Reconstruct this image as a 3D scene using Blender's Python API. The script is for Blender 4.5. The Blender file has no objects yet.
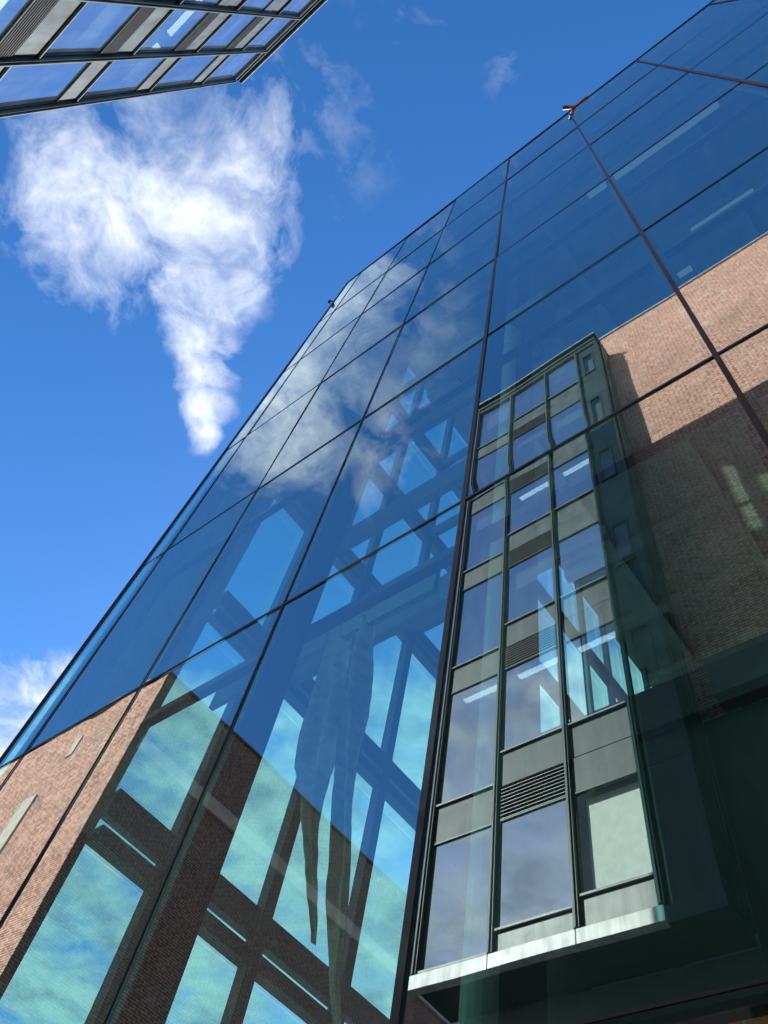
import bpy, math, random
from mathutils import Vector, Matrix, noise
R = math.radians
random.seed(7)
S = 2.25          # metres from the camera to the glass: every plan dimension below is in this unit
CZ = 1.6          # eye height
C = bpy.context.scene.collection
sc = bpy.context.scene
def W(x, y, z): return Vector((x*S, y*S, CZ+z*S))

# ------------------------------------------------------------ materials
def mat(name):
    m = bpy.data.materials.new(name); m.use_nodes = True
    nt = m.node_tree; nt.nodes.clear()
    out = nt.nodes.new('ShaderNodeOutputMaterial')
    return m, nt, out
def N(nt, t, **kw):
    n = nt.nodes.new(t)
    for k, v in kw.items(): setattr(n, k, v)
    return n
def math_(nt, op, a, b=None, clamp=False):
    n = N(nt, 'ShaderNodeMath', operation=op, use_clamp=clamp)
    for i, v in enumerate((a, b)):
        if v is None: continue
        if isinstance(v, (int, float)): n.inputs[i].default_value = v
        else: nt.links.new(v, n.inputs[i])
    return n.outputs[0]
def mixc(nt, fac, a, b, blend='MIX'):
    n = N(nt, 'ShaderNodeMix', data_type='RGBA', blend_type=blend)
    for k, v in ((0, fac), (6, a), (7, b)):
        if isinstance(v, (int, float)): n.inputs[k].default_value = v
        elif isinstance(v, tuple): n.inputs[k].default_value = (*v, 1)
        else: nt.links.new(v, n.inputs[k])
    return n.outputs[2]
def ramp(nt, fac, stops):
    n = N(nt, 'ShaderNodeValToRGB'); nt.links.new(fac, n.inputs[0])
    cr = n.color_ramp
    while len(cr.elements) < len(stops): cr.elements.new(0.5)
    for e, (p, c) in zip(cr.elements, stops):
        e.position = p; e.color = (*c, 1) if isinstance(c, tuple) else (c, c, c, 1)
    return n.outputs[0]
def pos(nt): return N(nt, 'ShaderNodeNewGeometry').outputs['Position']
def noise_(nt, vec, scale, detail=4, rough=.55, dist=0):
    n = N(nt, 'ShaderNodeTexNoise'); n.inputs['Scale'].default_value = scale
    n.inputs['Detail'].default_value = detail; n.inputs['Roughness'].default_value = rough
    n.inputs['Distortion'].default_value = dist
    nt.links.new(vec, n.inputs['Vector']); return n.outputs['Fac']
def plain(name, col, rough=.5, metal=0., var=.12, scale=3., bump=0., spec=.5, streak=0.):
    m, nt, out = mat(name)
    b = N(nt, 'ShaderNodeBsdfPrincipled'); p = pos(nt)
    f = noise_(nt, p, scale, 6, .65)
    d = tuple(c*(1-var*1.6) for c in col); l = tuple(min(1, c*(1+var)) for c in col)
    colr = ramp(nt, f, [(.3, d), (.7, l)])
    if streak:      # rain streaks and dirt running down the metal
        mp = N(nt, 'ShaderNodeMapping'); mp.inputs['Scale'].default_value = (7, 7, .7); nt.links.new(p, mp.inputs[0])
        colr = mixc(nt, 1., colr, ramp(nt, noise_(nt, mp.outputs[0], 1., 6, .7), [(.38, 1-streak), (.62, 1.)]), 'MULTIPLY')
    nt.links.new(colr, b.inputs['Base Color'])
    nt.links.new(math_(nt, 'ADD', math_(nt, 'MULTIPLY', f, .25), rough-.1, True), b.inputs['Roughness'])
    b.inputs['Metallic'].default_value = metal
    b.inputs['Specular IOR Level'].default_value = spec
    if bump:
        bm = N(nt, 'ShaderNodeBump'); bm.inputs['Distance'].default_value = bump
        nt.links.new(noise_(nt, p, scale*8, 4), bm.inputs['Height']); nt.links.new(bm.outputs[0], b.inputs['Normal'])
    nt.links.new(b.outputs[0], out.inputs[0]); return m
def brick(name, axis, c1, c2, mortar, dark=1.):
    m, nt, out = mat(name)
    b = N(nt, 'ShaderNodeBsdfPrincipled'); p = pos(nt)
    s = N(nt, 'ShaderNodeSeparateXYZ'); nt.links.new(p, s.inputs[0])
    c = N(nt, 'ShaderNodeCombineXYZ'); nt.links.new(s.outputs['X' if axis == 'y' else 'Y'], c.inputs[0]); nt.links.new(s.outputs['Z'], c.inputs[1])
    # wobble the courses a little, as laid by hand
    wob = noise_(nt, p, 1.3, 3)
    cv = N(nt, 'ShaderNodeVectorMath', operation='ADD'); nt.links.new(c.outputs[0], cv.inputs[0])
    cw = N(nt, 'ShaderNodeCombineXYZ'); nt.links.new(math_(nt, 'MULTIPLY', wob, .03), cw.inputs[1]); nt.links.new(cw.outputs[0], cv.inputs[1])
    bt = N(nt, 'ShaderNodeTexBrick'); nt.links.new(cv.outputs[0], bt.inputs['Vector'])
    bt.inputs['Scale'].default_value = 1.; bt.inputs['Brick Width'].default_value = .225; bt.inputs['Row Height'].default_value = .075
    bt.inputs['Mortar Size'].default_value = .0105; bt.inputs['Mortar Smooth'].default_value = .15; bt.inputs['Bias'].default_value = -.1
    bt.inputs['Color1'].default_value = (*c1, 1); bt.inputs['Color2'].default_value = (*c2, 1); bt.inputs['Mortar'].default_value = (*mortar, 1)
    # single bricks burnt darker, whole areas weathered
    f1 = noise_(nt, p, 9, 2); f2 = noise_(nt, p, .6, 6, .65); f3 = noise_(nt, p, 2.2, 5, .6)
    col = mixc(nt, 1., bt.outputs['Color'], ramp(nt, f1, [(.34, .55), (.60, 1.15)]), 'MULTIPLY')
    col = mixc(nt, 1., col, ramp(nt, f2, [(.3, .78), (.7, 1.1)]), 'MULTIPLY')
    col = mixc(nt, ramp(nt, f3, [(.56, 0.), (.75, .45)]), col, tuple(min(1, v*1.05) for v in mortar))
    nt.links.new(col, b.inputs['Base Color']); b.inputs['Roughness'].default_value = .9; b.inputs['Specular IOR Level'].default_value = .2
    bm = N(nt, 'ShaderNodeBump'); bm.inputs['Strength'].default_value = .6; bm.inputs['Distance'].default_value = .008
    nt.links.new(math_(nt, 'SUBTRACT', math_(nt, 'MULTIPLY', f1, .5), bt.outputs['Fac']), bm.inputs['Height'])
    nt.links.new(bm.outputs[0], b.inputs['Normal']); nt.links.new(b.outputs[0], out.inputs[0]); return m
def glass(name, ior, tint, rtint, dirt_haze=0., boost=0.):
    m, nt, out = mat(name)
    t = N(nt, 'ShaderNodeBsdfTransparent'); t.inputs[0].default_value = (*tint, 1)
    g = N(nt, 'ShaderNodeBsdfAnisotropic'); g.inputs['Color'].default_value = (*rtint, 1); g.inputs['Roughness'].default_value = .0
    fr = N(nt, 'ShaderNodeFresnel'); bf = N(nt, 'ShaderNodeNewGeometry').outputs['Backfacing']
    # the back of the sheet reflects like its front (a thin sheet has no total reflection)
    nt.links.new(math_(nt, 'ADD', ior, math_(nt, 'MULTIPLY', bf, 1/ior-ior)), fr.inputs['IOR'])
    mx = N(nt, 'ShaderNodeMixShader'); nt.links.new(math_(nt, 'ADD', fr.outputs[0], boost, True), mx.inputs[0])
    nt.links.new(t.outputs[0], mx.inputs[1]); nt.links.new(g.outputs[0], mx.inputs[2])
    last = mx.outputs[0]
    if dirt_haze:  # pale film: dirt on the panes plus a painted hazy sheen
        p = pos(nt)
        mp = N(nt, 'ShaderNodeMapping'); mp.inputs['Scale'].default_value = (6, 6, .5); nt.links.new(p, mp.inputs[0])
        f = math_(nt, 'MULTIPLY', noise_(nt, mp.outputs[0], 1., 6, .7), noise_(nt, p, 1.2, 5, .7))
        d = N(nt, 'ShaderNodeBsdfDiffuse'); d.inputs[0].default_value = (.75, .78, .76, 1)
        m2 = N(nt, 'ShaderNodeMixShader'); nt.links.new(ramp(nt, f, [(.18, dirt_haze*.25), (.5, dirt_haze)]), m2.inputs[0])
        nt.links.new(last, m2.inputs[1]); nt.links.new(d.outputs[0], m2.inputs[2]); last = m2.outputs[0]
    nt.links.new(last, out.inputs[0]); return m
def clear(name):
    m, nt, out = mat(name); t = N(nt, 'ShaderNodeBsdfTransparent'); t.inputs[0].default_value = (.97, .99, .98, 1)
    nt.links.new(t.outputs[0], out.inputs[0]); return m
def lamp(name, col, st):
    m, nt, out = mat(name); e = N(nt, 'ShaderNodeEmission'); e.inputs[0].default_value = (*col, 1); e.inputs[1].default_value = st
    nt.links.new(e.outputs[0], out.inputs[0]); return m

M = dict(
    facade=glass('facade_glass', 3.2, (.58, .94, .90), (.86, 1., 1.), .04, .15),
    side=glass('side_glass', 1.6, (.60, .90, .84), (.8, .92, 1.), .01),
    low=glass('low_glass', 1.5, (.9, .93, .92), (.9, .95, 1.), .01),
    clear=clear('clear_glass'),
    baywin=glass('bay_window_glass', 2.3, (.50, .58, .64), (.88, .96, 1.), .10, .45),  # film raised to whiten these panes like a silver sheen
    steel=plain('dark_bronze_steel', (.035, .032, .034), .45, .3, .2, 2.),
    fin=plain('fin_steel', (.05, .045, .045), .4, .2, .15, 2.),
    frame=plain('green_grey_steel', (.20, .23, .23), .5, .1, .15, 1.5),
    seal=plain('black_seal', (.022, .026, .035), .5, 0, .1),
    roof=plain('roof_deck', (.34, .40, .38), .7, 0, .2, 1.),
    rbeam=plain('roof_beam', (.40, .45, .43), .6, 0, .12, 1.5),
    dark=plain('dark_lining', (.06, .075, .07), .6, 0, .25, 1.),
    core=plain('core_concrete', (.10, .11, .115), .8, 0, .2, 1.2, .004),
    pale=plain('pale_plaster', (.68, .72, .68), .6, 0, .08, 2.),
    floor=plain('stone_floor', (.16, .16, .15), .6, 0, .15, 2.),
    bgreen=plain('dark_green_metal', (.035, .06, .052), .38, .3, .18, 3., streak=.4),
    alu=plain('grey_aluminium', (.07, .10, .11), .5, .1, .3, 2.5, streak=.4),
    alu2=plain('pale_aluminium', (.20, .235, .23), .45, .1, .07, 2.5, streak=.4),
    louv=plain('louvre_metal', (.16, .17, .17), .45, .4, .12, 3.),
    sill=plain('white_sill', (.58, .62, .61), .45, .1, .06, 3., streak=.4),
    ceil=plain('office_ceiling', (.62, .66, .70), .8, 0, .06, 2.),
    room=plain('office_wall', (.30, .34, .40), .8, 0, .15, .8),
    blind=plain('blind_fabric', (.86, .90, .86), .9, 0, .08, 6.),
    cloth=plain('hanging_cloth', (.46, .43, .38), .95, 0, .25, 5., .01),
    stone=plain('pale_stone', (.62, .56, .47), .8, 0, .15, 3., .003),
    cope=plain('coping_metal', (.6, .6, .6), .5, .2, .1, streak=.4),
    rust=plain('rusty_metal', (.26, .12, .07), .7, .2, .35, 12.),
    pave=plain('paving', (.16, .155, .15), .85, 0, .25, 1.5, .004),
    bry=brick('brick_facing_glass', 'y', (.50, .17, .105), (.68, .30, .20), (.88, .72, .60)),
    brx=brick('brick_side_shaded', 'x', (.24, .11, .08), (.30, .16, .12), (.45, .41, .36)),  # darker copy of the brick, with the side walls' shade in its colour
    brp_lit=brick('brick_pier', 'y', (.62, .20, .08), (.70, .27, .13), (.75, .62, .45)),  # brightened orange, so warm light on the pier is in the colour
    glow=lamp('lamp_diffuser', (.80, 1., 1.), .12),
    tube=lamp('lamp_tube', (.80, .95, 1.), 2.6),
)

# ------------------------------------------------------------ mesh helpers
def link(name, verts, faces, m, parent=None, smooth=None, mats=None, fm=None):
    off = parent.location if parent else Vector((0, 0, 0))
    if parent and parent.parent: off = parent.location + parent.parent.location
    base = world_loc(parent) if parent else Vector((0, 0, 0))
    me = bpy.data.meshes.new(name); me.from_pydata([tuple(Vector(v)-base) for v in verts], [], faces)
    for q in (mats or [m]): me.materials.append(q)
    if fm:
        for p, i in zip(me.polygons, fm): p.material_index = i
    if smooth is not None:
        for p, s in zip(me.polygons, smooth): p.use_smooth = s
    me.update()
    o = bpy.data.objects.new(name, me); C.objects.link(o)
    if parent: o.parent = parent
    return o
def world_loc(o):
    v = Vector((0, 0, 0))
    while o: v += o.location; o = o.parent
    return v
class MB:
    def __init__(s): s.v = []; s.f = []
    def box(s, x0, x1, y0, y1, z0, z1):           # plan units
        n = len(s.v); a = W(x0, y0, z0); b = W(x1, y1, z1)
        for X in (a.x, b.x):
            for Y in (a.y, b.y):
                for Z in (a.z, b.z): s.v.append((X, Y, Z))
        s.f += [tuple(n+i for i in q) for q in ((0, 1, 3, 2), (4, 6, 7, 5), (0, 4, 5, 1), (2, 3, 7, 6), (0, 2, 6, 4), (1, 5, 7, 3))]
        return s
    def bar(s, p, q, r, n=8, r2=None):            # metres
        p = Vector(p); q = Vector(q); d = (q-p).normalized(); u = d.orthogonal().normalized(); w = d.cross(u); k = len(s.v)
        for c, rr in ((p, r), (q, r2 or r)):
            for i in range(n):
                a = 2*math.pi*i/n; s.v.append(tuple(c+(u*math.cos(a)+w*math.sin(a))*rr))
        s.f += [(k+i, k+(i+1) % n, k+n+(i+1) % n, k+n+i) for i in range(n)]
        s.f += [tuple(k+i for i in reversed(range(n))), tuple(k+n+i for i in range(n))]
        return s
    def prism(s, poly, y0, y1):                   # outline in X, Z plan units pushed through Y
        k = len(s.v); n = len(poly)
        for y in (y0, y1): s.v += [tuple(W(x, y, z)) for x, z in poly]
        s.f += [(k+i, k+(i+1) % n, k+n+(i+1) % n, k+n+i) for i in range(n)]
        s.f += [tuple(k+i for i in reversed(range(n))), tuple(k+n+i for i in range(n))]
        return s
    def build(s, name, m, parent=None):
        import bmesh
        o = link(name, s.v, s.f, m, parent)
        bm = bmesh.new(); bm.from_mesh(o.data); bmesh.ops.recalc_face_normals(bm, faces=bm.faces); bm.to_mesh(o.data); bm.free()
        return o
def box(name, x0, x1, y0, y1, z0, z1, m, parent=None): return MB().box(x0, x1, y0, y1, z0, z1).build(name, M[m], parent)
def bevel(o, w=.006):
    b = o.modifiers.new('bevel', 'BEVEL'); b.width = w; b.segments = 2; b.limit_method = 'ANGLE'; return o
def thing(name, loc, label, cat, group=None):
    o = bpy.data.objects.new(name, None); C.objects.link(o); o.location = loc
    o['label'] = label; o['category'] = cat
    if group: o['group'] = group
    o.empty_display_size = .3; return o
def tag(o, label, cat, group=None):
    o['label'] = label; o['category'] = cat
    if group: o['group'] = group
    return o

# glass sheet: a slab whose coated outer face is very slightly out of flat, as toughened glass is
def pane(name, a0, a1, z0, z1, at, thick, parent, m='facade', axis='y', sign=-1, seed=0, wob=1., tilt=1., fine=True):
    rng = random.Random(seed); tx = rng.gauss(0, .0010)*tilt; tz = rng.gauss(0, .0011)*tilt
    w = (a1-a0)*S; h = (z1-z0)*S
    nx = max(4, int(w/.09)) if fine else 3; nz = max(6, int(h/.06)) if fine else 3
    vs = []; fs = []; sm = []; fm = []
    def P(a, z, off):
        q = at*S + off
        return (q, a, z) if axis == 'x' else (a, q, z)
    A0 = a0*S; Z0 = CZ+z0*S
    for j in range(nz+1):
        for i in range(nx+1):
            u = i/nx*w; v = j/nz*h; a = A0+u; z = Z0+v
            e = min(u, w-u, v, h-v)
            d = .0009*1.5*noise.noise(Vector((a*.9+seed*3.1, z*.55, seed*1.7)))
            ev = min(v, h-v)
            d += .0011*math.exp(-(ev/.16)**2)*noise.noise(Vector((a*2.6, seed*2.3+(0 if v < h/2 else 5), 1.)))
            d += .0004*math.exp(-(e/.10)**2)
            d *= wob
            d += tx*(u-w/2)+tz*(v-h/2)
            vs.append(P(a, z, sign*(thick/2+d)))
    for j in range(nz):
        for i in range(nx):
            k = j*(nx+1)+i; q = (k, k+1, k+nx+2, k+nx+1)
            if (sign < 0) == (axis == 'x'): q = q[::-1]
            fs.append(q); sm.append(True); fm.append(0)
    k = len(vs); f = -sign*thick/2; g = sign*(thick/2-.003)
    for off in (g, f):
        for a, z in ((A0, Z0), (A0+w, Z0), (A0+w, Z0+h), (A0, Z0+h)): vs.append(P(a, z, off))
    for q in ((4, 5, 6, 7), (0, 1, 5, 4), (1, 2, 6, 5), (2, 3, 7, 6), (3, 0, 4, 7)):
        fs.append(tuple(k+i for i in q)); sm.append(False); fm.append(1)
    return link(name, vs, fs, None, parent, sm, [M[m], M['clear']], fm)

# ------------------------------------------------------------ setting
g = link('ground', [(-400, -400, 0), (400, -400, 0), (400, 400, 0), (-400, 400, 0)], [(0, 1, 2, 3)], M['pave']); g['kind'] = 'structure'
GB = -CZ/S + .004/S      # ground level in plan units (a hair above the paving sheet)

# ------------------------------------------------------------ the glass building
gb = thing('glass_building', W(0, 1, 0)*1, 'tall blue tinted glass hall with its steel frame showing inside, filling the right side', 'building')
gb.location.z = 0
XS = [-3.6, -3.345, -2.522, -1.70, -.876, .004, .917, 1.83, 2.74, 3.65, 4.56]
ZS = [GB+.03, .597, 2.32, 4.04, 5.785, 7.63, 9.36, 11.3]
TOP = 11.3; RY = 10.3; RX = 4.56
k = 0
for i in range(len(XS)-1):
    for j in range(len(ZS)-1):
        k += 1
        low = j == 0
        pane('glass_pane', XS[i]+.003, XS[i+1]-.003, ZS[j]+.004, ZS[j+1]-.004, 1.0, .024, gb, 'low' if low else 'facade', seed=k*7+3, tilt=0.0 if low else 1.9 if j >= 3 else 1., wob=.35 if j == 1 else 1. if i >= 3 else .6)
# joints between the panes: black silicone lines, just proud of the glass
for z in ZS[1:-1]:
    h = .0022 if z != 2.32 else .006
    box('joint_line', XS[0], XS[-1], .9895, .9935, z-h, z+h, 'seal', gb)
for x in XS[1:-1]:
    h = .0028 if x < -1 else .009 if x < -.5 else .008
    for j in range(len(ZS)-1):
        pass
    box('joint_line', x-h, x+h, .9885, .9925, ZS[0], TOP, 'seal', gb)
box('roof_trim', XS[0]-.008, XS[-1], .986, 1.06, TOP, TOP+.02, 'steel', gb)
box('corner_post', -3.612, -3.598, .985, 1.012, ZS[0], TOP, 'seal', gb)
bottom = box('base_transom', XS[0], XS[-1], 1.012, 1.035, .584, .597, 'steel', gb)
# fins that stiffen the sheets from inside
for x in XS[1:-1]:
    if x in (-1.70, -.876): w, d = .02, .118
    elif x > -.1: w, d = .03, .03
    else: w, d = .008, .035
    box('fin', x-w, x+w, 1.008, 1.008+d, ZS[0], TOP-.2, 'fin' if x < -.1 else 'steel', gb)
# main transom rails inside
for z in ZS[2:-1]:
    box('rail', -3.59, RX-.02, 1.13, 1.17, z-.02, z+.02, 'fin', gb)
# side wall of glass on the left, with its steel frame
YS = [1.012, 2.02, 3.465, 4.91, 6.35, 7.80, 9.24, 10.28]
for i in range(len(YS)-1):
    for j in range(1, len(ZS)-1):
        k += 1
        pane('side_pane', YS[i]+.003, YS[i+1]-.003, ZS[j]+.004, ZS[j+1]-.004, -3.6, .02, gb, 'side', 'x', -1, seed=k, tilt=.5, fine=False)
for y in [2.02+.7215*n for n in range(12)]:
    w = .04
    bevel(box('column', -3.56, -3.48, y-w, y+w, GB, TOP-.2, 'frame', gb))
LV = [2.31, 4.08, 5.80, 7.55, 9.30]
for L in LV:
    box('side_beam', -3.555, -3.47, 1.57, 10.25, L, L+.085, 'frame', gb)
    box('side_beam', -3.555, -3.495, 1.57, 10.25, L+.155, L+.32, 'frame', gb)
for L in LV[1:]:
    box('girder', -3.48, -1.3, 2.30, 2.37, L+.06, L+.36, 'frame', gb)
for L in LV[2:]:
    for n, y in enumerate((3.465,)):
        box('tie_beam', -3.48, -1.4, y-.03, y+.03, L+.1, L+.25, 'frame', gb)
box('solid_panel', -3.57, -3.53, 1.03, 1.56, GB+.03, 2.336, 'dark', gb)
box('solid_panel', -3.57, -3.53, 1.03, 1.18, 2.34, TOP-.22, 'alu2', gb)
box('solid_panel', -3.57, -3.52, 1.185, 1.56, 2.34, TOP-.22, 'roof', gb)
box('upper_panel', -3.56, -3.50, 1.57, 2.40, 5.98, TOP-.22, 'roof', gb)
# roof
box('roof_slab', -3.585, RX, 1.02, RY, 11.10, 11.285, 'roof', gb)
for y in (1.9, 3.0, 4.2, 5.5, 6.8, 8.1, 9.4):
    box('ceiling_beam', -3.58, RX-.05, y-.07, y+.07, 10.92, 11.10, 'rbeam', gb)
for x in (-2.7, -.9, 1.1, 3.1):
    box('ceiling_rib', x-.05, x+.05, 1.15, RY-.1, 10.98, 11.095, 'rbeam', gb)
box('back_wall', -3.6, RX, RY, RY+.12, GB, TOP, 'dark', gb)
box('end_wall', RX, RX+.12, 1.0, RY+.12, GB, TOP, 'dark', gb)
box('floor', -3.585, RX, 1.03, RY, GB, GB+.02, 'floor', gb)
# lift shaft, gallery and the round column by the glass
box('lift_shaft', -1.715, -1.39, 2.0, 2.29, GB+.02, 10.9, 'core', gb)
gal = box('gallery', -1.72, RX-.02, 2.62, 6.0, GB+.02, 2.95, 'dark', gb)
box('gallery_edge', -1.74, RX-.02, 2.58, 2.62, 2.72, 2.97, 'core', gb)
c = W(-1.185, 1.6, 0); c0 = Vector((c.x, c.y, .06)); c1 = Vector((c.x, c.y, CZ+5.95*S))
col = MB().bar(c0, c1, .155, 24); col.bar(c1, c1+Vector((0, 0, .18)), .155, 24, .24); col.bar(c1+Vector((0, 0, .18)), c1+Vector((0, 0, .3)), .24, 24)
col.bar(c1-Vector((0, 0, .5)), c1-Vector((0, 0, .42)), .175, 24)
col.build('round_column', M['pale'], gb)
box('transfer_beam', -1.7, -.8, 1.5, 1.7, 5.95+.135, 6.3, 'frame', gb)

# ------------------------------------------------------------ brick building with the bay, opposite
bb = thing('brick_building', Vector((0, -2.47*S, 0)), 'red brick building with a tall glazed bay of dark green metal hung on it', 'building')
WT = 13.46; BY = -2.47; FY = -2.07; BX0, BX1 = -3.475, -1.335; BT = 12.6
def facing(name, x0, x1, z0, z1): return box(name, x0, x1, BY-.15, BY, z0, z1, 'bry', bb)
facing('brick_wall', BX1, 14, 2.3, WT); box('lower_shade_sheet', -3.46, 14, BY-.14, BY+.02, GB, 2.3, 'dark', bb); box('under_bay_shade_sheet', -3.46, BX1, BY-.14, BY+.012, 2.303, 2.86, 'dark', bb); box('upper_shade_sheet', BX1+.003, 14, BY-.001, BY+.016, 2.32, 4.55, 'bgreen', bb); box('block_stand_in', -1.15, 14, BY+.017, BY+.22, 4.56, 4.95, 'dark', bb); facing('brick_wall', -3.46, BX1, BT-.1, WT)  # dark sheets paint shade over lower brick; the box hints a block indoors
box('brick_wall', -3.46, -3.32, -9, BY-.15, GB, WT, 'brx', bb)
box('roof', -3.3, 14, -9, BY-.15, WT-.4, WT-.3, 'dark', bb)
box('coping', -3.5, 14.02, BY-.18, BY+.03, WT, WT+.035, 'cope', bb)
# lintels and openings at street level
for x in (-2.6, .4, 2.2):
    o = MB()
    a0 = [(x+.42*math.cos(R(t)), .55+.42*math.sin(R(t))) for t in range(0, 181, 15)]
    a1 = [(x+.54*math.cos(R(t)), .55+.54*math.sin(R(t))) for t in range(180, -1, -15)]
    o.prism(a0+a1, BY+.022, BY+.05).build('arch', M['stone'], bb)
    o = MB().prism([(x-.42, GB)]+[(x+.42, GB)]+a0, BY+.021, BY+.026).build('door', M['dark'], bb)
bay_x = [BX0, -2.86, -2.235, -1.69, BX1]
rows = [3.97+1.65*n for n in range(5)]
# corner posts, floors, fascia
for x in (BX0, -2.86, -2.235, -1.69):
    w = .022
    xx = x+.022 if x == BX0 else x
    bevel(box('mullion', xx-w, xx+w, FY-.03, FY+.035, 2.96, BT-.3, 'bgreen', bb), .008)
    box('mullion_cap', xx-.006, xx+.006, FY+.035, FY+.05, 2.96, BT-.3, 'alu', bb)
bevel(box('mullion', BX1-.045, BX1+.002, FY-.05, FY+.015, 2.96, BT-.3, 'bgreen', bb), .008)
for yy in (FY-.11, FY-.19, FY-.27):
    bevel(box('side_rib', BX1-.01, BX1+.03, yy-.022, yy+.022, 2.96, BT-.03, 'bgreen', bb), .008)
box('side_wall', BX1-.02, BX1-.002, BY+.002, FY-.05, 2.95, BT-.02, 'bgreen', bb)
box('side_wall', BX0+.002, BX0+.02, -2.6, FY-.03, 2.95, BT-.02, 'bgreen', bb)
box('fascia', BX0+.01, BX1-.01, FY-.04, FY+.012, BT-.30, BT-.02, 'bgreen', bb)
box('fascia_strip', BX0+.01, BX1-.01, FY+.012, FY+.03, BT-.17, BT-.13, 'alu', bb)
box('bay_roof', BX0-.012, BX1+.02, BY+.002, FY+.05, BT-.02, BT+.015, 'bgreen', bb)
box('bay_roof_edge', BX0-.016, BX1+.026, FY+.05, FY+.062, BT-.004, BT+.02, 'sill', bb)
box('bay_floor', BX0+.02, BX1-.02, BY+.002, FY-.01, 2.88, 2.95, 'bgreen', bb)
for xa, xb in ((BX0-.01, -2.862), (-2.858, -2.237), (-2.233, -1.672)):
    bevel(box('bay_sill', xa, xb, FY-.02, FY+.05, 2.85, 2.945, 'sill', bb), .006)
bevel(box('shaded_sill_end', -1.67, BX1+.02, FY-.02, FY+.045, 2.835, 2.94, 'bgreen', bb), .008)  # dark colour stands for the shade on this end of the sill
wk = 0
def window(x0, x1, z0, z1, blind=0, small=False, clear=False):
    """frame is the part; glazing and blind are its sub-parts"""
    global wk; wk += 1
    t = .012 if not small else .02; y0, y1 = FY-.028, FY+.006
    f = MB().box(x0, x0+t, y0, y1, z0, z1).box(x1-t, x1, y0, y1, z0, z1).box(x0+t, x1-t, y0, y1, z0, z0+t).box(x0+t, x1-t, y0, y1, z1-t, z1)
    o = f.build('window', M['bgreen'], bb)
    pane('glazing', x0+t, x1-t, z0+t, z1-t, FY-.012, .02, o, 'low' if small or clear else 'baywin', 'y', 1, seed=900+wk, wob=.5, tilt=1.6, fine=False)
    MB().box(x0+.002, x1-.002, FY+.006, FY+.022, z0-.004, z0+.012).build('sill', M['alu2'], o)
    if blind:
        MB().box(x0+.05+(0 if blind < 2 else .04), x1-t-.004, FY-.085, FY-.08, max(z0+t, z1-blind*(z1-z0)), z1-t).build('blind', M['blind'], o)
def panel(x0, x1, z0, z1, m='alu', y=FY):
    box('spandrel_panel', x0, x1, y-.02, y-.002, z0, z1, m, bb)
def louvre(x0, x1, z0, z1):
    n = 9; o = MB().box(x0, x1, FY-.04, FY-.03, z0, z1)
    for q in range(n):
        zc = z0+(q+.5)*(z1-z0)/n
        a = W(x0, FY-.028, zc+.012); b = W(x1, FY+.006, zc-.012); k = len(o.v)
        for X in (a.x, b.x):
            for (Y, Z) in ((a.y, a.z), (b.y, b.z), (b.y, b.z-.012), (a.y, a.z-.012)): o.v.append((X, Y, Z))
        o.f += [(k, k+1, k+5, k+4), (k+1, k+2, k+6, k+5), (k+2, k+3, k+7, k+6), (k+3, k, k+4, k+7), (k, k+3, k+2, k+1), (k+4, k+5, k+6, k+7)]
    o.build('louvre', M['louv'], bb)
ci = [(BX0+.044, -2.86-.022), (-2.86+.022, -2.235-.022), (-2.235+.022, -1.69-.022), (-1.69+.022, BX1-.045)]
tops = rows[1:]+[12.26]
for ri, z0 in enumerate(rows):
    zt = tops[ri]
    a, b = ci[0]; panel(a, b, z0, z0+.33); window(a, b, z0+.335, zt-.005, (0, 0, .25, 0, .4)[ri])
    a, b = ci[1]; louvre(a, b, z0, z0+.30); panel(a, b, z0+.31, z0+.63, 'alu'); window(a, b, z0+.635, zt-.005, (0, .35, 0, .2, 0)[ri])
    a, b = ci[2]; panel(a, b, z0, z0+.31, 'alu'); panel(a, b, z0+.325, z0+.63, 'alu', FY-.006); window(a, b, z0+.635, zt-.005, (0, 0, 0, .3, 0)[ri])
    a, b = ci[3]; box('back_panel', a, b, FY-.07, FY-.06, z0+.6, z0+1.5, 'dark', bb); panel(a, b, z0, z0+.70, 'bgreen'); panel(a, b, z0+1.44, zt-.0, 'bgreen'); panel(a, a+.05, z0+.71, z0+1.43, 'bgreen'); panel(b-.05, b, z0+.71, z0+1.43, 'bgreen'); window(a+.055, b-.055, z0+.71, z0+1.43, small=True)
    box('room_floor', BX0+.02, BX1-.02, -5.2, FY-.09, z0+.0, z0+.26, 'ceil', bb)
a, b = ci[0]; window(a, b, 2.97, 3.965)
a, b = ci[1]; panel(a, b, 2.955, 3.10, 'alu2'); window(a, b, 3.11, 3.965)
a, b = ci[2]; panel(a, b, 2.955, 3.16, 'alu2'); window(a, b, 3.17, 3.965, .98, clear=True)
a, b = ci[3]; panel(a, b, 2.955, 3.965, 'bgreen')
box('room_wall', BX0+.02, BX1-.02, -5.3, -5.2, 2.95, BT-.1, 'room', bb)
box('room_wall', BX0+.022, BX0+.04, -5.2, -2.62, 2.95, BT-.1, 'room', bb)
box('room_wall', BX1-.04, BX1-.022, -5.2, BY-.16, 2.95, BT-.1, 'room', bb)
box('room_ceiling', BX0+.02, BX1-.02, -5.2, FY-.09, 12.24, 12.3, 'ceil', bb)
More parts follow.
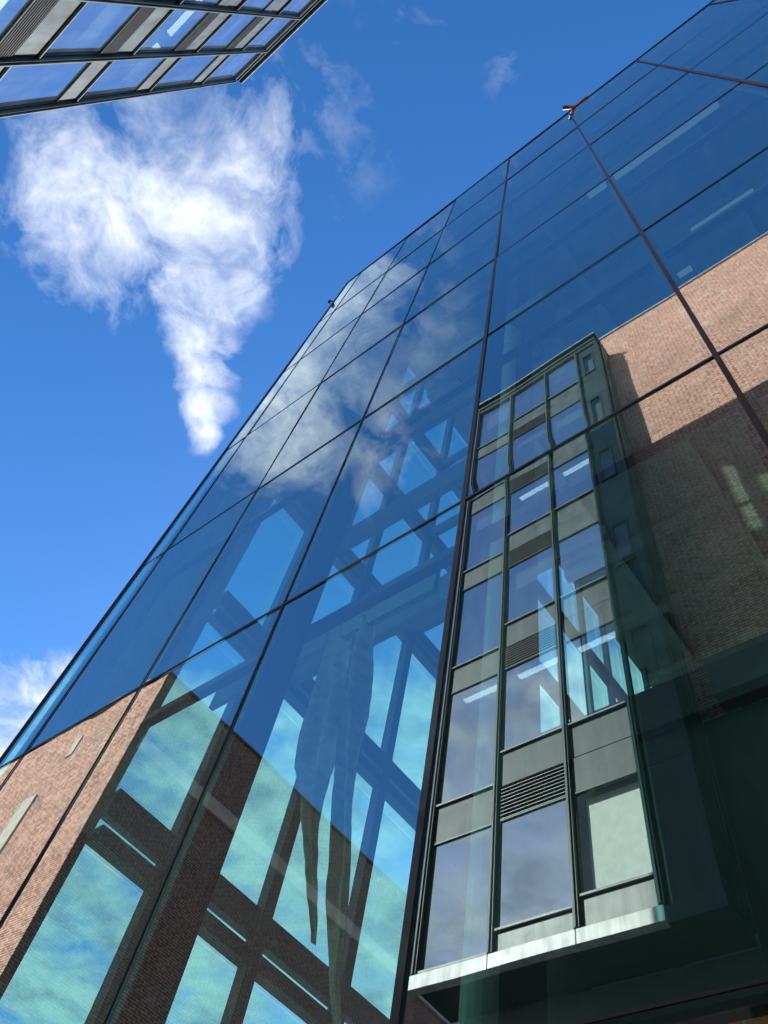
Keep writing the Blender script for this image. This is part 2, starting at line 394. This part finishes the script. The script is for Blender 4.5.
# strip lamps under the office ceilings
words = ['lowest', 'second', 'third', 'fourth', 'top']
lamps = []
def strip(x0, x1, y, z, label):
    L = thing('strip_light', W((x0+x1)/2, y, z), label, 'ceiling light', 'strip lights in the offices of the bay')
    box('housing', x0-.01, x1+.01, y-.035, y+.035, z-.012, z, 'alu2', L)
    box('tube', x0, x1, y-.028, y+.028, z-.022, z-.0125, 'tube', L)
cn = ['left', 'middle', 'right']
for ri, nm in ((1, 'second lowest'), (3, 'second highest')):
    z = rows[ri]+.0-.004 if ri else 0
    for q, (a, b) in enumerate(ci[:3]):
        strip(a+.08, b-.03, FY-.13, z, 'strip light on the office ceiling behind the %s bay window, %s floor' % (cn[q], nm))

# ------------------------------------------------------------ the other brick building, further left
wb = thing('brick_warehouse', W(-8.2, -1.5, 0), 'plain red brick block mirrored in the lower left of the glass', 'building')
wb.location.z = 0
QT = 8.07
box('brick_wall', -24, -8.2, -1.65, -1.5, GB, QT, 'bry', wb)
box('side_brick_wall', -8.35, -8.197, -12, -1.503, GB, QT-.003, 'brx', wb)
box('roof', -24, -8.36, -12, -1.66, QT-.3, QT-.2, 'dark', wb)
box('parapet_edge', -24, -8.16, -1.66, -1.47, QT, QT+.03, 'rust', wb)
box('parapet_edge', -8.36, -8.16, -12, -1.662, QT, QT+.03, 'rust', wb)
for x, z in ((-10.3, 5.6), (-12.6, 5.6), (-15, 5.6)):
    box('stone_panel', x-.16, x+.16, -1.5, -1.47, z, z+1.1, 'stone', wb)
box('stone_panel', -10.0, -9.85, -1.5, -1.48, 7.3, 7.65, 'stone', wb)
box('string_course', -8.2, -8.15, -12, -1.6, 6.75, 6.95, 'stone', wb)
for y in (-7.4, -9.4):
    for z in (2.2,):
        w = MB().box(-8.2, -8.16, y-.45, y+.45, z, z+.08).box(-8.2, -8.16, y-.45, y+.45, z+1.1, z+1.25).box(-8.2, -8.17, y-.42, y-.36, z+.08, z+1.1).box(-8.2, -8.17, y+.36, y+.42, z+.08, z+1.1).build('window', M['stone'], wb)
        MB().box(-8.201, -8.19, y-.36, y+.36, z+.08, z+1.1).build('glazing', M['dark'], w)

for x0, x1, y, lab in ((-.3, 1.4, 1.9, 'long pale lamp under the roof of the glass hall, nearest the glass'), (.5, 1.3, 3.0, 'middle length lamp under the roof of the glass hall'), (.1, .3, 3.4, 'shortest lamp under the roof of the glass hall')):
    L = thing('hall_lamp', W((x0+x1)/2, y, 10.8), lab, 'ceiling light', 'lamps under the roof of the glass hall')
    box('housing', x0-.01, x1+.01, y-.045, y+.045, 10.8, 10.83, 'alu2', L)
    box('diffuser', x0, x1, y-.038, y+.038, 10.79, 10.799, 'glow', L)
    for xx in (x0+.03, x1-.03): MB().bar(W(xx, y, 10.83), W(xx, y, 11.1), .008, 6).build('hanger', M['steel'], L)

# ------------------------------------------------------------ brick pier behind the low glass
bp = box('brick_pier', -1.01, -.68, 2.2, 2.5, GB+.022, 1.262, 'brp_lit'); tag(bp, 'short brick pier coloured as if lit orange, seen through the clear glass at the bottom right', 'brick pier')

# ------------------------------------------------------------ hanging cloths inside the hall
def cloth(pts, y, label, seed):
    # pts: list of (z, xl, xr); a thin draped sheet with folds
    vs = []; fs = []; n = 14; rows_ = []
    rng = random.Random(seed)
    steps = 60
    def at(t):
        z = pts[0][0]+(pts[-1][0]-pts[0][0])*t
        for (za, la, ra), (zb, lb, rb) in zip(pts, pts[1:]):
            if za >= z >= zb:
                f = (za-z)/(za-zb); return z, la+(lb-la)*f, ra+(rb-ra)*f
        return pts[-1]
    for side in (0, 1):
        for j in range(steps+1):
            z, l, r = at(j/steps); mid = (l+r)/2; l = mid+(l-mid)*.86; r = mid+(r-mid)*.86
            for i in range(n+1):
                u = i/n; x = l+(r-l)*u
                x += .010*noise.noise(Vector((seed, z*4., 3.)))+ .006*noise.noise(Vector((seed+9, z*14., u*2)))
                yy = y + .03*math.sin(u*9+z*1.3+seed)*min(1, (r-l)*8) + .05*noise.noise(Vector((u*2, z*1.2, seed)))+side*.004
                vs.append(tuple(W(x, yy, z)))
    m = (steps+1)*(n+1)
    for s in (0, 1):
        for j in range(steps):
            for i in range(n):
                q = [s*m+j*(n+1)+i, s*m+j*(n+1)+i+1, s*m+(j+1)*(n+1)+i+1, s*m+(j+1)*(n+1)+i]
                fs.append(tuple(q if s else q[::-1]))
    for j in range(steps):
        for i in (0, n):
            a = j*(n+1)+i; b = a+n+1; fs.append((a, b, b+m, a+m) if i == 0 else (a, a+m, b+m, b))
    for j in (0, steps):
        for i in range(n):
            a = j*(n+1)+i; fs.append((a, a+m, a+m+1, a+1) if j == 0 else (a, a+1, a+m+1, a+m))
    o = link('hanging_cloth', vs, fs, M['cloth']); tag(o, label, 'hanging cloth', 'grey cloths hanging inside the glass hall')
    for p in o.data.polygons: p.use_smooth = True
    return o
box('hanging_rail', -3.43, -1.72, 1.80, 1.835, 3.40, 3.62, 'frame', gb)
CL = [[(3.569, -2.499, -2.322), (3.284, -2.448, -2.274), (2.862, -2.411, -2.196), (2.629, -2.419, -2.164), (2.462, -2.398, -2.135), (2.281, -2.32, -2.121), (2.016, -2.217, -2.089), (1.867, -2.154, -2.056), (1.661, -2.065, -2.019), (1.54, -2.01, -2.005)], [(3.503, -2.301, -2.135), (3.197, -2.254, -2.092), (2.766, -2.196, -2.044), (2.423, -2.129, -2.008), (2.13, -2.068, -1.965), (1.849, -2.009, -1.915), (1.678, -1.979, -1.884), (1.383, -1.9, -1.837), (1.222, -1.83, -1.792)]]
cloth(CL[0], 1.8, 'ragged grey cloth ending in a point, left one of the two hanging behind the glass', 1)
cloth(CL[1], 1.8, 'longer grey cloth hanging straight down, right one of the two behind the glass', 2)

# ------------------------------------------------------------ small things on the roof edge
br = thing('roof_bracket', W(.03, .99, 11.33), 'small rusty forked bracket sticking out over the roof edge of the glass hall', 'bracket')
o = MB(); a, b, c_ = [(0.277, 0.996, 11.37), (0.104, 1.003, 11.36), (0.033, 0.956, 11.36)]
o.bar(W(*a), W(*b), .055, 8).bar(W(*b), W(*c_), .05, 8)
o.build('arm', M['rust'], br)
o = MB(); o.bar(W(*c_), (W(*c_)+(W(*c_)-W(*b))*.9), .055, 8).build('tip', M['seal'], br)
sp = MB(); p0 = W(-3.61, .985, 10.3)
sp.bar(p0, p0+Vector((-.08, -.06, .0)), .02, 8).bar(p0+Vector((-.08, -.06, -.06)), p0+Vector((-.08, -.06, .08)), .045, 10)
tag(sp.build('corner_sensor', M['seal']), 'tiny black sensor on the far left corner of the glass', 'sensor')

# ------------------------------------------------------------ sky, sun, camera
SD = Vector((-.62, 1., .66)).normalized()
el = math.asin(SD.z); az = math.atan2(SD.x, SD.y)
w = bpy.data.worlds.new('World'); sc.world = w; w.use_nodes = True; nt = w.node_tree; nt.nodes.clear()
out = N(nt, 'ShaderNodeOutputWorld')
sky = N(nt, 'ShaderNodeTexSky', sky_type='NISHITA'); sky.sun_disc = False; sky.sun_elevation = el; sky.sun_rotation = az
sky.air_density = 1.; sky.dust_density = .3; sky.ozone_density = 3.
bg1 = N(nt, 'ShaderNodeBackground'); bg1.inputs[1].default_value = .13
hs = N(nt, 'ShaderNodeHueSaturation'); hs.inputs['Saturation'].default_value = 1.27; nt.links.new(sky.outputs[0], hs.inputs['Color'])
nt.links.new(mixc(nt, 1., hs.outputs[0], (1.0, 1.02, 1.13), 'MULTIPLY'), bg1.inputs[0])
tc = N(nt, 'ShaderNodeTexCoord'); s = N(nt, 'ShaderNodeSeparateXYZ'); nt.links.new(tc.outputs['Generated'], s.inputs[0])
zz = math_(nt, 'MAXIMUM', s.outputs[2], .03)
U = math_(nt, 'DIVIDE', s.outputs[0], zz); V = math_(nt, 'DIVIDE', s.outputs[1], zz)
cv = N(nt, 'ShaderNodeCombineXYZ'); nt.links.new(U, cv.inputs[0]); nt.links.new(V, cv.inputs[1]); P2 = cv.outputs[0]
BL = [(-.51, -.16, .168, .98), (-.42, -.10, .15, .95), (-.33, -.12, .15, .5), (-.25, -.09, .14, .32), (-.47, -.02, .10, 1.), (-.52, .04, .075, .95), (-.565, .085, .06, .95), (-.605, .12, .05, .95), (-.63, .147, .035, .85), (-.09, -.09, .07, .24), (-.02, .03, .045, .27), (-.42, -.27, .15, .45)]
mask = None
wn = N(nt, 'ShaderNodeTexNoise'); wn.inputs['Scale'].default_value = 5.; wn.inputs['Detail'].default_value = 4; nt.links.new(P2, wn.inputs['Vector'])
wo = N(nt, 'ShaderNodeVectorMath', operation='MULTIPLY_ADD'); nt.links.new(wn.outputs['Color'], wo.inputs[0]); wo.inputs[1].default_value = (.13, .13, 0); nt.links.new(P2, wo.inputs[2])
wo2 = N(nt, 'ShaderNodeVectorMath', operation='ADD'); nt.links.new(wo.outputs[0], wo2.inputs[0]); wo2.inputs[1].default_value = (-.065, -.065, 0); PW = wo2.outputs[0]
for (u, v, r, st) in BL:
    d = N(nt, 'ShaderNodeVectorMath', operation='DISTANCE'); nt.links.new(PW, d.inputs[0]); d.inputs[1].default_value = (u, v, 0)
    q = math_(nt, 'SUBTRACT', 1., math_(nt, 'DIVIDE', d.outputs['Value'], r), True)
    q = math_(nt, 'MULTIPLY', math_(nt, 'POWER', q, .75), st)
    mask = q if mask is None else math_(nt, 'MAXIMUM', mask, q)
fb = noise_(nt, PW, 11., 12, .64, .2); fb2 = noise_(nt, PW, 4., 12, .62)
den = math_(nt, 'ADD', mask, math_(nt, 'MULTIPLY', math_(nt, 'SUBTRACT', fb, .5), 2.3))
den = math_(nt, 'MULTIPLY', math_(nt, 'SUBTRACT', den, .17), 1.1, True)
den = math_(nt, 'MULTIPLY', den, math_(nt, 'MULTIPLY', mask, 2.2, True))
# the lower field of cumulus towards the left of the sun
s1 = math_(nt, 'MULTIPLY', math_(nt, 'SUBTRACT', math_(nt, 'ADD', V, math_(nt, 'MULTIPLY', U, -.55)), .91), 7., True)
s1 = math_(nt, 'MAXIMUM', s1, math_(nt, 'MULTIPLY', math_(nt, 'SUBTRACT', V, .52), .8, True))
fld = math_(nt, 'ADD', math_(nt, 'MULTIPLY', math_(nt, 'SUBTRACT', fb2, .5), 4.6), math_(nt, 'SUBTRACT', math_(nt, 'MULTIPLY', s1, .95), .20))
fld = math_(nt, 'MULTIPLY', fld, math_(nt, 'MULTIPLY', s1, 3., True), True)
fld = math_(nt, 'MULTIPLY', fld, 1.1, True)
den = math_(nt, 'MAXIMUM', den, fld)
den = math_(nt, 'MULTIPLY', den, math_(nt, 'MULTIPLY', s.outputs[2], 6, True))
den = math_(nt, 'MULTIPLY', den, .86)
bg2 = N(nt, 'ShaderNodeBackground'); bg2.inputs[1].default_value = 1.
nt.links.new(ramp(nt, noise_(nt, PW, 7., 6, .6), [(.34, (.36, .42, .55)), (.60, (.82, .85, .89))]), bg2.inputs[0])
mx = N(nt, 'ShaderNodeMixShader'); nt.links.new(den, mx.inputs[0]); nt.links.new(bg1.outputs[0], mx.inputs[1]); nt.links.new(bg2.outputs[0], mx.inputs[2])
nt.links.new(mx.outputs[0], out.inputs[0])
ld = bpy.data.lights.new('sun', 'SUN'); ld.energy = 4.2; ld.angle = R(.53); ld.color = (1., .95, .87)
lo = bpy.data.objects.new('sun', ld); C.objects.link(lo); lo.rotation_euler = SD.to_track_quat('Z', 'Y').to_euler(); lo.location = (0, 0, 60)

cd = bpy.data.cameras.new('camera'); co = bpy.data.objects.new('camera', cd); C.objects.link(co)
r_ = Vector((.78055907, .60686576, .14980486)); u_ = Vector((.46783663, -.72611756, .50386722)); f_ = Vector((-.4145557, .32321393, .85069168))
co.matrix_world = Matrix(((r_.x, u_.x, -f_.x, 0), (r_.y, u_.y, -f_.y, 0), (r_.z, u_.z, -f_.z, CZ), (0, 0, 0, 1)))
cd.sensor_fit = 'VERTICAL'; cd.sensor_height = 36.; cd.lens = 798.4623/1024*36; cd.clip_start = .05; cd.clip_end = 3000
sc.camera = co
sc.view_settings.view_transform = 'Standard'; sc.view_settings.look = 'None'; sc.view_settings.gamma = 1; sc.view_settings.exposure = .8
sc.view_settings.use_curve_mapping = False
cy = sc.cycles; cy.max_bounces = 12; cy.glossy_bounces = 6; cy.diffuse_bounces = 4; cy.transparent_max_bounces = 40; cy.use_denoising = True; cy.sample_clamp_indirect = 6.
